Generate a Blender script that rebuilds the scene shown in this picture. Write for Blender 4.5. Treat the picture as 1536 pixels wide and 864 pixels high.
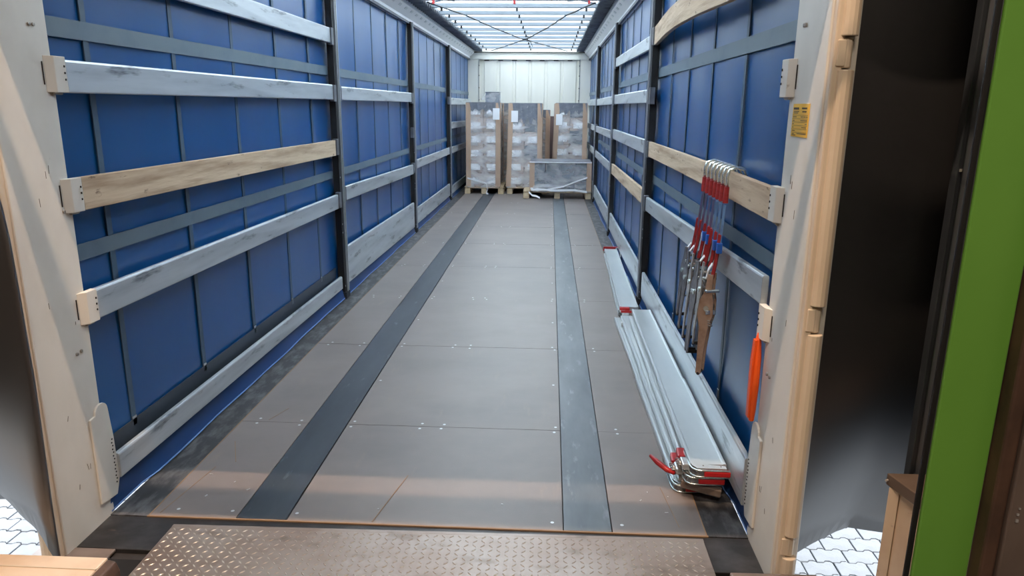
import bpy, bmesh, math, random
from mathutils import Vector, Matrix
random.seed(7)
S = bpy.context.scene
for o in list(bpy.data.objects): bpy.data.objects.remove(o)
COL = S.collection

# ------------------------------------------------------------------ camera
cp, cy, cr = 0.24700, 0.04938, 0.00890
fw = Vector((-math.sin(cy)*math.cos(cp), math.cos(cy)*math.cos(cp), -math.sin(cp)))
rt = Vector((math.cos(cy), math.sin(cy), 0)); up = rt.cross(fw)
rt2 = rt*math.cos(cr) + up*math.sin(cr); up2 = -rt*math.sin(cr) + up*math.cos(cr)
cam = bpy.data.cameras.new('camera'); co = bpy.data.objects.new('camera', cam); COL.objects.link(co)
M = Matrix((rt2, up2, -fw)).transposed().to_4x4(); M.translation = Vector((0.4585, 0, 1.5717)); co.matrix_world = M
cam.sensor_width = 36; cam.lens = 1079.4/1536*36; cam.clip_start = .05; cam.clip_end = 300
S.camera = co

# ------------------------------------------------------------------ world, lamps, exposure
w = bpy.data.worlds.new('overcast_sky'); S.world = w; w.use_nodes = True
bg = w.node_tree.nodes['Background']; bg.inputs[0].default_value = (.87, .94, 1.0, 1); bg.inputs[1].default_value = 9.8
def lamp(name, loc, target, size, power, col, size_y=None):
    l = bpy.data.lights.new(name, 'AREA'); l.energy = power; l.color = col
    l.shape = 'RECTANGLE'; l.size = size; l.size_y = size_y or size
    o = bpy.data.objects.new(name, l); COL.objects.link(o); o.location = loc
    o.rotation_euler = (math.atan2(target[1]-loc[1], loc[2]-target[2]), 0, 0); return o
lamp('unseen_warehouse_lamp', (0, 1.32, 5.75), (0, 2.2, 0), 2.4, 300, (1, .72, .50), .02)
lamp('unseen_warehouse_lamp', (0, .96, 5.75), (0, 2.2, 0), 2.4, 300, (1, .72, .50), .02)  # added lamp, cut by an overhead beam into the warm floor band
lamp('unseen_warehouse_lamp', (.3, -2.2, 5.6), (.2, 1.5, .8), 1.6, 170, (1, .84, .70), .5)  # unseen general fill, added behind the camera for posts and ramp
S.view_settings.view_transform = 'Standard'; S.view_settings.look = 'None'
S.view_settings.exposure = 0.0; S.view_settings.gamma = 1.0; S.view_settings.use_curve_mapping = False

# ------------------------------------------------------------------ materials
def srgb(r, g, b):
    f = lambda v: (v/255/12.92) if v/255 <= .04045 else ((v/255+.055)/1.055)**2.4
    return (f(r), f(g), f(b), 1)
MATS = {}
def mat(name, col, rough=.5, metal=0, col2=None, scale=(4, 4, 4), lo=.45, hi=.7, detail=4, bump=0, bscale=None, spec=.5, col3=None, scale3=(1, 1, 1), lo3=.5, hi3=.7, coat=0):
    m = bpy.data.materials.new(name); m.use_nodes = True; nt = m.node_tree; N = nt.nodes; L = nt.links
    p = N['Principled BSDF']; p.inputs['Base Color'].default_value = col
    p.inputs['Roughness'].default_value = rough; p.inputs['Metallic'].default_value = metal
    p.inputs['Specular IOR Level'].default_value = spec; p.inputs['Coat Weight'].default_value = coat
    tc = N.new('ShaderNodeTexCoord')
    def noise(sc, d=detail):
        mp = N.new('ShaderNodeMapping'); mp.inputs['Scale'].default_value = sc; L.new(tc.outputs['Object'], mp.inputs[0])
        n = N.new('ShaderNodeTexNoise'); n.inputs['Scale'].default_value = 1; n.inputs['Detail'].default_value = d
        n.inputs['Roughness'].default_value = .62; L.new(mp.outputs[0], n.inputs[0]); return n.outputs[0]
    cur = None
    def layer(cur, c, sc, a, b):
        mr = N.new('ShaderNodeMapRange'); mr.inputs[1].default_value = a; mr.inputs[2].default_value = b; L.new(noise(sc), mr.inputs[0])
        mx = N.new('ShaderNodeMix'); mx.data_type = 'RGBA'; L.new(mr.outputs[0], mx.inputs[0])
        if cur: L.new(cur, mx.inputs[6])
        else: mx.inputs[6].default_value = col
        mx.inputs[7].default_value = c; return mx.outputs[2]
    if col2: cur = layer(cur, col2, scale, lo, hi)
    if col3: cur = layer(cur, col3, scale3, lo3, hi3)
    if cur: L.new(cur, p.inputs['Base Color'])
    if bump:
        b = N.new('ShaderNodeBump'); b.inputs['Strength'].default_value = bump; b.inputs['Distance'].default_value = .01
        L.new(noise(bscale or scale), b.inputs['Height']); L.new(b.outputs[0], p.inputs['Normal'])
    MATS[name] = m; return m
mat('curtain_blue', (.002, .060, .205, 1), .30, 0, (.002, .070, .23, 1), (1.2, .8, .5), bump=.10, bscale=(1.5, 1.6, 1.1), spec=.7)
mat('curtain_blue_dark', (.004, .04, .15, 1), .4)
mat('strap_grey', srgb(62, 84, 104), .5, col2=srgb(54, 74, 96), scale=(9, 9, 9))
mat('tape_grey', srgb(92, 108, 120), .5, col2=srgb(80, 98, 114), scale=(2, 5, 5))
mat('band_dark', srgb(50, 58, 68), .5)
mat('hem_blue', srgb(90, 125, 185), .4)
mat('alu', srgb(196, 202, 206), .36, .55, srgb(165, 172, 178), (3, 1.2, 14), .4, .75, bump=.05, col3=srgb(95, 100, 106), scale3=(9, 2.6, 16), lo3=.60, hi3=.72)
mat('alu_clean', srgb(200, 206, 208), .33, .6, srgb(186, 194, 197), (5, 1.2, 5), .4, .7)
mat('alu_rail', srgb(226, 228, 230), .34, .25, srgb(214, 218, 222), (3, .7, 3), .4, .7)
mat('steel_post', srgb(96, 98, 104), .45, .35, srgb(122, 124, 130), (4, 4, 3), .5, .7)
mat('steel_bright', srgb(185, 188, 192), .35, .7)
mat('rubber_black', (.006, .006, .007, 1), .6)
mat('wood_slat', srgb(196, 174, 148), .75, 0, srgb(150, 124, 98), (14, 1.6, 22), .42, .72, bump=.35, bscale=(20, 2.5, 36), col3=srgb(96, 76, 60), scale3=(18, 9, 30), lo3=.64, hi3=.74)
mat('pillar_paint', srgb(206, 202, 194), .45, 0, srgb(192, 188, 180), (3, 3, 2), .4, .75, bump=.05, col3=srgb(140, 132, 122), scale3=(18, 18, 11), lo3=.72, hi3=.78)
mat('post_paint', srgb(206, 190, 170), .45, 0, srgb(194, 176, 154), (5, 5, 3), .4, .75)
mat('floor_ply', srgb(121, 111, 107), .44, 0, srgb(108, 100, 97), (1.6, 2.2, 1), .35, .7, bump=.04, bscale=(120, 120, 20), col3=srgb(124, 112, 104), scale3=(14, 3.5, 3), lo3=.6, hi3=.8, spec=.6)
mat('floor_joint', srgb(44, 40, 40), .6)
mat('edge_wood', srgb(140, 112, 84), .7)
mat('strip_black', srgb(56, 62, 70), .40, .1, srgb(38, 44, 52), (6, 1.4, 3), .35, .7, bump=.08, bscale=(8, 3, 3), col3=srgb(112, 120, 126), scale3=(16, 4, 4), lo3=.62, hi3=.8, spec=.6)
mat('strip_worn', srgb(92, 98, 104), .40, .1, srgb(62, 70, 78), (6, 1.4, 3), .35, .7, bump=.08, bscale=(8, 3, 3), col3=srgb(132, 136, 140), scale3=(16, 4, 4), lo3=.6, hi3=.78, spec=.6)
mat('steel_sill', srgb(44, 42, 42), .38, .5, srgb(72, 70, 70), (5, 6, 3), .45, .72, bump=.1, bscale=(12, 12, 6), col3=srgb(112, 96, 84), scale3=(8, 22, 8), lo3=.66, hi3=.78)
mat('side_rail_dirt', srgb(50, 50, 52), .55, .2, srgb(96, 96, 98), (18, 7, 3), .45, .66)
mat('chequer', srgb(140, 134, 130), .40, .5, srgb(120, 104, 94), (2.2, 3, 2), .4, .7, bump=.06, bscale=(30, 30, 10), col3=srgb(90, 76, 66), scale3=(5, 9, 4), lo3=.55, hi3=.75)
mat('tread_metal', srgb(190, 184, 178), .3, .6, srgb(160, 146, 136), (3, 5, 2), .4, .7)
mat('rust_brown', srgb(92, 68, 54), .6, .1, srgb(60, 44, 36), (8, 8, 5), .4, .7, bump=.15, bscale=(20, 20, 14))
mat('brown_paint', srgb(116, 102, 94), .42, .1, srgb(92, 80, 72), (5, 5, 2), .4, .75)
mat('green_paint', srgb(110, 168, 66), .4, 0, srgb(105, 162, 62), (3, 3, 2), .4, .7)
mat('shelter_black', (.006, .006, .008, 1), .40, 0, (.010, .010, .012, 1), (3, 3, 1.2), .4, .7, bump=.06, bscale=(2.5, 2.5, 1.2), spec=.8)
MATS['shelter_black'].node_tree.nodes['Principled BSDF'].inputs['IOR'].default_value = 1.9
mat('tan_paint', srgb(214, 192, 170), .55, 0, srgb(198, 172, 148), (5, 5, 4), .42, .72, col3=srgb(130, 96, 72), scale3=(9, 9, 12), lo3=.66, hi3=.74)
mat('paver', srgb(108, 109, 111), .8, 0, srgb(99, 100, 102), (8, 8, 8), .4, .7, bump=.2, bscale=(60, 60, 60))
mat('paver_joint', srgb(50, 50, 50), .9)
mat('asphalt', srgb(150, 150, 148), .9, 0, srgb(135, 135, 133), (2, 2, 2))
mat('white_panel', srgb(224, 222, 212), .42, 0, srgb(217, 215, 205), (2, 2, .7))
mat('plywood_maroon', srgb(104, 82, 80), .55, 0, srgb(92, 72, 70), (6, 6, 1))
mat('wall_grey', srgb(160, 155, 148), .8); mat('ceiling_grey', srgb(140, 138, 134), .8)
mat('cardboard', srgb(190, 172, 162), .8, 0, srgb(176, 158, 148), (6, 6, 6), .4, .7, bump=.05)
mat('corner_card', srgb(192, 164, 142), .7, 0, srgb(180, 150, 128), (4, 4, 2))
mat('carton_dark', srgb(104, 112, 122), .6, 0, srgb(84, 92, 102), (5, 5, 8), .4, .7)
mat('pallet_wood', srgb(206, 184, 152), .75, 0, srgb(180, 156, 124), (12, 3, 12), .4, .7, bump=.15)
mat('label_white', srgb(238, 238, 240), .5)
mat('sticker_yellow', srgb(226, 176, 40), .45); mat('print_dark', srgb(60, 48, 20), .6)
mat('red_paint', srgb(176, 30, 34), .38, 0, srgb(160, 30, 32), (14, 14, 14), .45, .7)
mat('red_strap', srgb(160, 42, 46), .6, 0, srgb(128, 30, 38), (30, 30, 30)); mat('blue_tag', srgb(36, 96, 190), .5)
mat('blue_web', srgb(100, 108, 150), .55, 0, srgb(120, 60, 84), (40, 40, 12), .5, .7)
mat('blue_web_light', srgb(108, 148, 196), .55, 0, srgb(90, 100, 160), (40, 40, 12), .5, .7)
mat('chrome', srgb(215, 228, 228), .2, .9); mat('zinc', srgb(176, 176, 172), .3, .7, srgb(130, 128, 126), (30, 30, 30), .45, .65)
mat('ratchet_grey', srgb(128, 128, 132), .36, .5, srgb(96, 96, 100), (30, 30, 20), .45, .65); mat('ratchet_tan', srgb(172, 146, 128), .42, .3, srgb(146, 118, 100), (20, 20, 20), .45, .7)
mat('orange_web', srgb(240, 92, 20), .5, 0, srgb(214, 74, 14), (30, 30, 4), .45, .65)
mat('track_dark', srgb(104, 108, 114), .5, .2, srgb(70, 74, 80), (8, 6, 8)); mat('cable_dark', srgb(40, 42, 46), .6); mat('bow_grey', srgb(120, 128, 136), .4, .4)
mat('top_sheet', srgb(112, 116, 126), .3, 0, srgb(128, 130, 138), (9, 9, 14), .45, .65, bump=.3, bscale=(10, 10, 16))
mat('bolt_steel', srgb(150, 145, 138), .35, .7); mat('screw_bright', srgb(205, 205, 205), .3, .5)
def roof_mat():
    m = bpy.data.materials.new('roof_tarp'); m.use_nodes = True; nt = m.node_tree; N = nt.nodes; L = nt.links
    N.remove(N['Principled BSDF']); t = N.new('ShaderNodeBsdfTranslucent'); t.inputs[0].default_value = (.86, .90, .92, 1)
    d = N.new('ShaderNodeBsdfDiffuse'); d.inputs[0].default_value = (.85, .87, .87, 1)
    mx = N.new('ShaderNodeMixShader'); mx.inputs[0].default_value = .2
    L.new(t.outputs[0], mx.inputs[1]); L.new(d.outputs[0], mx.inputs[2]); L.new(mx.outputs[0], N['Material Output'].inputs[0]); MATS['roof_tarp'] = m
roof_mat()
def film_mat():
    m = bpy.data.materials.new('stretch_film'); m.use_nodes = True; nt = m.node_tree; N = nt.nodes; L = nt.links
    p = N['Principled BSDF']; p.inputs['Base Color'].default_value = srgb(250, 248, 250); p.inputs['Roughness'].default_value = .3
    tr = N.new('ShaderNodeBsdfTransparent'); mx = N.new('ShaderNodeMixShader')
    tc = N.new('ShaderNodeTexCoord'); mp = N.new('ShaderNodeMapping'); mp.inputs['Scale'].default_value = (4, 4, 9)
    mp.inputs['Rotation'].default_value = (0, .3, 0)
    n = N.new('ShaderNodeTexNoise'); n.inputs['Scale'].default_value = 1; n.inputs['Detail'].default_value = 3; n.inputs['Distortion'].default_value = .3
    L.new(tc.outputs['Object'], mp.inputs[0]); L.new(mp.outputs[0], n.inputs[0])
    mr = N.new('ShaderNodeMapRange'); mr.inputs[1].default_value = .35; mr.inputs[2].default_value = .75; mr.inputs[3].default_value = .12; mr.inputs[4].default_value = .54
    L.new(n.outputs[0], mr.inputs[0]); L.new(mr.outputs[0], mx.inputs[0]); L.new(tr.outputs[0], mx.inputs[1]); L.new(p.outputs[0], mx.inputs[2])
    b = N.new('ShaderNodeBump'); b.inputs['Strength'].default_value = .3; b.inputs['Distance'].default_value = .01; L.new(n.outputs[0], b.inputs['Height']); L.new(b.outputs[0], p.inputs['Normal'])
    L.new(mx.outputs[0], N['Material Output'].inputs[0]); MATS['film'] = m
film_mat()

# ------------------------------------------------------------------ mesh helpers
class MB:
    def __init__(s): s.v = []; s.f = []
    def add(s, vs, fs):
        n = len(s.v); s.v += [tuple(q) for q in vs]; s.f += [tuple(i+n for i in q) for q in fs]; return s
    def box(s, x0, x1, y0, y1, z0, z1):
        return s.add([(x0,y0,z0),(x1,y0,z0),(x1,y1,z0),(x0,y1,z0),(x0,y0,z1),(x1,y0,z1),(x1,y1,z1),(x0,y1,z1)],
                     [(0,3,2,1),(4,5,6,7),(0,1,5,4),(1,2,6,5),(2,3,7,6),(3,0,4,7)])
    def bar(s, a, b, wd, ht, upv=(0,0,1)):      # box from a to b, width across, height along upv
        a = Vector(a); b = Vector(b); d = (b-a).normalized(); u = Vector(upv)
        r = d.cross(u).normalized(); u = r.cross(d).normalized(); vs = []
        for p in (a, b):
            for i, j in ((-1,-1),(1,-1),(1,1),(-1,1)): vs.append(p+r*wd/2*i+u*ht/2*j)
        return s.add(vs, [(0,1,2,3),(7,6,5,4),(0,4,5,1),(1,5,6,2),(2,6,7,3),(3,7,4,0)])
    def tube(s, pts, r, n=8, closed=False):
        pts = [Vector(p) for p in pts]; k = len(pts); vs = []; ref = None
        rr = r if isinstance(r, (list, tuple)) else [r]*k
        for i, p in enumerate(pts):
            if closed: t = (pts[(i+1) % k]-pts[i-1]).normalized()
            else: t = (pts[min(i+1, k-1)]-pts[max(i-1, 0)]).normalized()
            if ref is None: ref = Vector((0,0,1)) if abs(t.z) < .9 else Vector((1,0,0))
            a = t.cross(ref).normalized(); b = a.cross(t).normalized(); ref = b
            for j in range(n):
                q = 2*math.pi*j/n; vs.append(p+(a*math.cos(q)+b*math.sin(q))*rr[i])
        fs = []
        for i in range(k if closed else k-1):
            i2 = (i+1) % k
            for j in range(n): fs.append((i*n+j, i*n+(j+1) % n, i2*n+(j+1) % n, i2*n+j))
        if not closed: fs += [tuple(range(n))[::-1], tuple(range((k-1)*n, k*n))]
        return s.add(vs, fs)
    def prism(s, poly, fn, t0, t1):             # poly of 2d points extruded between t0,t1 ; fn(a,b,t)->xyz
        n = len(poly); vs = [fn(a, b, t0) for a, b in poly]+[fn(a, b, t1) for a, b in poly]
        return s.add(vs, [tuple(range(n))[::-1], tuple(range(n, 2*n))]+[(i, (i+1) % n, n+(i+1) % n, n+i) for i in range(n)])
    def ribbon(s, pts, wv, th):                 # flat band along pts, width vector wv, thickness th
        pts = [Vector(p) for p in pts]; wv = Vector(wv); vs = []; k = len(pts)
        for i, p in enumerate(pts):
            t = (pts[min(i+1,k-1)]-pts[max(i-1,0)]).normalized(); n = t.cross(wv).normalized()*th/2
            vs += [p-wv/2-n, p+wv/2-n, p+wv/2+n, p-wv/2+n]
        fs = [(0,1,2,3),(4*k-1,4*k-2,4*k-3,4*k-4)]
        for i in range(k-1):
            for j in range(4): fs.append((4*i+j, 4*i+(j+1) % 4, 4*i+4+(j+1) % 4, 4*i+4+j))
        return s.add(vs, fs)
def obj(name, mb, m, parent=None, bevel=0, smooth=False, origin=None, **props):
    vs = mb.v
    if origin is not None: ox = Vector(origin); vs = [tuple(Vector(v)-ox) for v in vs]
    me = bpy.data.meshes.new(name); me.from_pydata(vs, [], mb.f); me.materials.append(MATS[m] if isinstance(m, str) else m)
    b = bmesh.new(); b.from_mesh(me); bmesh.ops.recalc_face_normals(b, faces=b.faces); b.to_mesh(me); b.free()
    o = bpy.data.objects.new(name, me); COL.objects.link(o)
    if origin is not None: o.location = origin
    if parent: o.parent = parent
    if smooth:
        for q in me.polygons: q.use_smooth = True
    if bevel:
        md = o.modifiers.new('bevel', 'BEVEL'); md.width = bevel; md.segments = 2; md.limit_method = 'ANGLE'
    for k, v in props.items(): o[k] = v
    return o
def thing(name, label, cat, loc, group=None, rotz=0):
    o = bpy.data.objects.new(name, None); COL.objects.link(o); o.location = loc; o.rotation_euler = (0, 0, rotz)
    o.empty_display_size = .1; o['label'] = label; o['category'] = cat
    if group: o['group'] = group
    return o
def tag(o, label, cat, group=None):
    o['label'] = label; o['category'] = cat
    if group: o['group'] = group
    return o
def struct(name, mb, m, **k): return obj(name, mb, m, kind='structure', **k)
def copy_tree(o, parent=None):
    c = o.copy(); COL.objects.link(c); c.parent = parent
    for ch in list(o.children): copy_tree(ch, c)
    return c

Y0, YF = 2.48, 15.75
PY = [5.79, 9.05, 12.37]
# ================================================================== SETTING: trailer floor
fl = struct('floor', MB().box(-1.24, 1.24, 2.2, YF, -.13, -.022), 'floor_joint')
joints = [2.45, 3.33, 4.58, 5.83, 7.08, 8.33, 9.58, 10.83, 12.08, 13.33, 14.58, YF-.02]
for (xa, xb, nm) in ((-1.085, -.739, 'floor_panel'), (-.535, .540, 'floor_panel'), (.731, 1.085, 'floor_panel')):
    for a, b in zip(joints[:-1], joints[1:]):
        obj(nm, MB().box(xa, xb, a+.0015, b-.0015, -.022, random.uniform(-.0008, .0006)), 'floor_ply', fl)
for xa, xb in ((-.734, -.54), (.545, .726)):
    obj('steel_strip', MB().box(xa, xb, 2.452, YF-.05, -.022, .0015), 'strip_black' if xa < 0 else 'strip_worn', fl)
for s in (-1, 1):
    obj('side_rail', MB().box(min(s*1.088, s*1.24), max(s*1.088, s*1.24), 2.45, YF, -.022, -.002), 'side_rail_dirt', fl)
    obj('floor_seam', MB().box(s*1.085-.002, s*1.085+.002, 2.452, YF-.05, -.01, .0015), 'edge_wood', fl)
obj('rear_sill', MB().box(-1.24, 1.24, 2.235, 2.447, -.1, -.004), 'steel_sill', fl, bevel=.003)
obj('sill_trim', MB().box(-1.09, 1.09, 2.4445, 2.4515, -.02, .001), 'edge_wood', fl)
sc = MB()
def screw(x, y):
    n = 8; r = .0075
    sc.add([(x+r*math.cos(2*math.pi*i/n), y+r*math.sin(2*math.pi*i/n), .0022) for i in range(n)]+[(x, y, .003)], [(i, (i+1) % n, n) for i in range(n)])
for j in joints[1:-1]:
    for x in (-.50, -.16, -.05, .51, .83 if j < 4 else .78, -.78, -1.0):
        for dy in (-.028, .028): screw(x+random.uniform(-.012, .012), j+dy+random.uniform(-.006, .006))
    for x in (-.505, .51): screw(x, j+.6)
for x in (-.51, .50, .77, -.77, -.99): screw(x, 2.50)
obj('screw_heads', sc, 'screw_bright', fl, kind='stuff')
scr = MB()                                       # loose chips and paint flecks on the floor
for (x, y) in [(-.93, 2.6), (-.86, 2.72), (-.78, 2.66), (.95, 2.6), (.98, 2.72), (.86, 2.68), (.9, 2.75), (-.98, 2.78), (.3, 2.62), (-.2, 2.55), (.93, 8.3), (.98, 8.34)]:
    a = random.uniform(0, 3); l = random.uniform(.006, .02)
    scr.bar((x, y, .002), (x+l*math.cos(a), y+l*math.sin(a), .002), .004, .002)
obj('wood_chips', scr, 'screw_bright', fl, kind='stuff')
sx = MB()
for (x, y, x2, y2, wd) in [(-.20, 2.46, -.13, 2.83, .0035), (-1.02, 3.1, -.93, 2.9, .003), (-.95, 3.35, -.9, 3.5, .002), (.99, 2.5, .96, 2.8, .002), (-1.05, 2.47, -1.0, 2.85, .002)]:
    sx.bar((x, y, .0012), (x2, y2, .0012), wd, .0012)
obj('floor_scratches', sx, 'edge_wood', fl, kind='stuff')

# ================================================================== curtains (walls)
HGT = 2.60
for s, nm in ((-1, 'wall_left'), (1, 'wall_right')):
    xc = s*1.285
    mb = MB(); ny, nz = 160, 10; vs = []; fs = []
    for side, off in ((0, 0.), (1, s*.004)):
        for i in range(ny+1):
            y = 2.45+(YF-2.45)*i/ny
            for k in range(nz+1):
                z = -.015+(HGT+.015)*k/nz
                bul = .006*math.sin((y-.18)*math.pi/.645)**2*math.sin(math.pi*k/nz)+.004*math.sin(y*1.9+k*.5)
                vs.append((xc+s*bul+off, y, z))
    n1 = (ny+1)*(nz+1)
    for i in range(ny):
        for k in range(nz):
            a = i*(nz+1)+k; fs.append((a, a+1, a+nz+2, a+nz+1)); fs.append((n1+a, n1+a+nz+1, n1+a+nz+2, n1+a+1))
    cw = struct(nm, mb.add(vs, fs), 'curtain_blue', smooth=True)
    xi = xc-s*.006
    y = 2.745 if s < 0 else 2.585
    bk = MB()
    while y < YF:
        obj('vertical_strap', MB().box(min(xi, xi+s*.004), max(xi, xi+s*.004), y-.0165, y+.0165, .02, HGT), 'strap_grey', cw)
        bk.box(min(xi-s*.003, xi), max(xi-s*.003, xi), y-.014, y+.014, .245, .285)
        y += .645
    for za, zb in ((1.795, 1.862), (1.00, 1.062)):
        x2 = xi-s*.003
        obj('horizontal_tape', MB().box(min(x2, x2+s*.002), max(x2, x2+s*.002), 2.46, YF, za, zb), 'tape_grey', cw)
    x2 = xi-s*.002
    if s < 0: obj('bottom_band', MB().box(x2-.001, x2+.001, 2.46, 5.7, .185, .275), 'band_dark', cw)
    obj('buckles', bk, 'steel_bright', cw, kind='stuff')
    # skirt with hem lying on the floor edge
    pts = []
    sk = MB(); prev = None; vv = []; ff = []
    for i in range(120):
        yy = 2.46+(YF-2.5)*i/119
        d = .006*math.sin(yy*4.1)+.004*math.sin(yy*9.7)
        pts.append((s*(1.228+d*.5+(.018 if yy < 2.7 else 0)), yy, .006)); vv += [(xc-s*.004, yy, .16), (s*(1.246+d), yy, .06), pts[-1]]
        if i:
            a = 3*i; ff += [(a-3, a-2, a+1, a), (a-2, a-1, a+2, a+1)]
    ck = struct('curtain_skirt_left' if s < 0 else 'curtain_skirt_right', sk.add(vv, ff), 'curtain_blue_dark', smooth=True)
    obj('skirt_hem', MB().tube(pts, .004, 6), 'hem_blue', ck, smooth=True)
# ================================================================== headboard (front wall)
wb = struct('wall_back', MB().box(-1.27, 1.27, YF+.03, YF+.07, -.05, 2.75), 'white_panel')
prof = []
x = -1.0
while x < .95:
    prof += [(x, 0), (x+.045, 0), (x+.06, .018), (x+.315, .018), (x+.33, 0)]; x += .3333
hp = MB()
vs = []; fs = []
for i, (px, d) in enumerate(prof): vs += [(px, YF+.025-d, .05), (px, YF+.025-d, 2.52)]
for i in range(len(prof)-1): fs.append((2*i, 2*i+2, 2*i+3, 2*i+1))
obj('corrugated_panel', hp.add(vs, fs), 'white_panel', wb)
for s in (-1, 1):
    obj('corner_post', MB().box(min(s*1.06, s*1.30), max(s*1.06, s*1.30), YF-.04, YF+.03, -.02, 2.6), 'white_panel', wb, bevel=.008)
    obj('corner_edge', MB().box(s*1.055-.006, s*1.055+.006, YF-.05, YF-.03, 0, 2.55), 'bow_grey', wb)
    q = MB()
    for z in (1.45, 1.7, 1.95, 2.2, 2.4): q.box(s*1.05-.008, s*1.05+.008, YF-.06, YF-.05, z-.012, z+.012)
    obj('rivets', q, 'rubber_black', wb, kind='stuff')
obj('top_beam', MB().box(-1.2, 1.2, YF-.05, YF+.04, 2.52, 2.655), 'white_panel', wb, bevel=.008)
q = MB()
for i in range(7): q.box(-.94+i*.29, -.84+i*.29, YF-.02, YF-.005, 2.50, 2.517)
obj('vent_slots', q, 'rubber_black', wb, kind='stuff')
obj('top_seal', MB().box(-1.15, 1.15, YF-.09, YF-.05, 2.655, 2.675), 'rubber_black', wb)
obj('kick_board', MB().box(-1.05, 1.05, YF-.035, YF-.006, .0, 1.38), 'plywood_maroon', wb)

# ================================================================== roof
ZR = 2.70
cl = struct('ceiling', MB().box(-1.28, 1.28, 2.2, YF+.1, ZR+.075, ZR+.079), 'roof_tarp')
yb = [8.46, 9.07, 9.75, 10.37, 11.05, 11.76, 12.35, 13.07, 13.8, 14.5, 15.25]
yy = 8.46
while yy > 2.9: yy -= .65; yb.append(yy)
for y in yb:
    bo = obj('roof_bow', MB().bar((-1.0, y, ZR+.03), (1.0, y, ZR+.03), .05, .05), 'bow_grey', cl, bevel=.004)
    for xx in (-.86, .04, .86):
        obj('bow_clip', MB().box(xx-.013, xx+.013, y-.022, y+.022, ZR-.03, ZR+.004), 'red_paint' if y < 9 else 'rubber_black', bo)
for s in (-1, 1):
    # folded roof edge on its runner: a row of dark pleats
    pl = MB(); y = 2.4
    while y < YF-.05:
        pl.prism([(0, 0), (.03, -.05), (.075, 0)], lambda a, b, t, y=y, s=s: (s*t, y+a, ZR+.03+b), .98, 1.13); y += .13
    obj('roof_edge_pleats', pl, 'track_dark', cl, kind='stuff')
    obj('runner_rail', MB().box(min(s*.985, s*1.14), max(s*.985, s*1.14), 2.3, YF, ZR+.028, ZR+.06), 'track_dark', cl)
    for y in yb[:1]+[5.2]:
        obj('bow_strut', MB().bar((s*.72, y, ZR+.02), (s*.95, y+.28, ZR+.01), .012, .016), 'bow_grey', cl)
        obj('bow_strut', MB().bar((s*.84, y, ZR+.02), (s*.62, y, ZR+.0), .02, .012), 'bow_grey', cl)
    # cant rail
    prf = [(1.24, 2.54), (1.245, 2.575), (1.215, 2.60), (1.15, 2.655), (1.145, 2.70), (1.14, 2.735), (1.30, 2.735), (1.30, 2.52), (1.265, 2.52), (1.262, 2.54)]
    rl = struct('trim_1' if s < 0 else 'trim_2', MB().prism(prf, lambda a, b, t, s=s: (s*a, t, b), 2.2, YF+.05), 'alu_rail')
    obj('rail_lip', MB().box(min(s*1.236, s*1.262), max(s*1.236, s*1.262), 2.3, YF-.03, 2.515, 2.541), 'steel_post', rl)
    q = MB(); y = 2.9
    while y < YF: q.prism([(1.195, 2.6185), (1.165, 2.6445)], lambda a, b, t: (0, 0, 0), 0, 0) if False else q.bar((s*1.190, y, 2.619), (s*1.165, y, 2.640), .10, .004, (0, 1, 0) if False else (s, 0, 1)); y += .33
    obj('rail_bracket', q, 'alu_clean', rl, kind='stuff')
# tension cables of the sliding roof
def cable(pts, r=.010): return MB().tube(pts, r, 5)
zc = ZR-.01
for s in (-1, 1):
    obj('roof_cable', cable([(s*.93, 8.5, zc), (s*.62, 9.6, zc-.012), (s*.42, 10.9, zc-.008), (s*.06, 12.6, zc-.02), (-s*.35, 14.1, zc-.01), (-s*.78, 15.6, zc)]), 'cable_dark', cl)
obj('roof_cable', cable([(.05, 12.1, zc), (.07, 12.9, zc), (.1, 14.5, zc)], .008), 'track_dark', cl)

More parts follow.
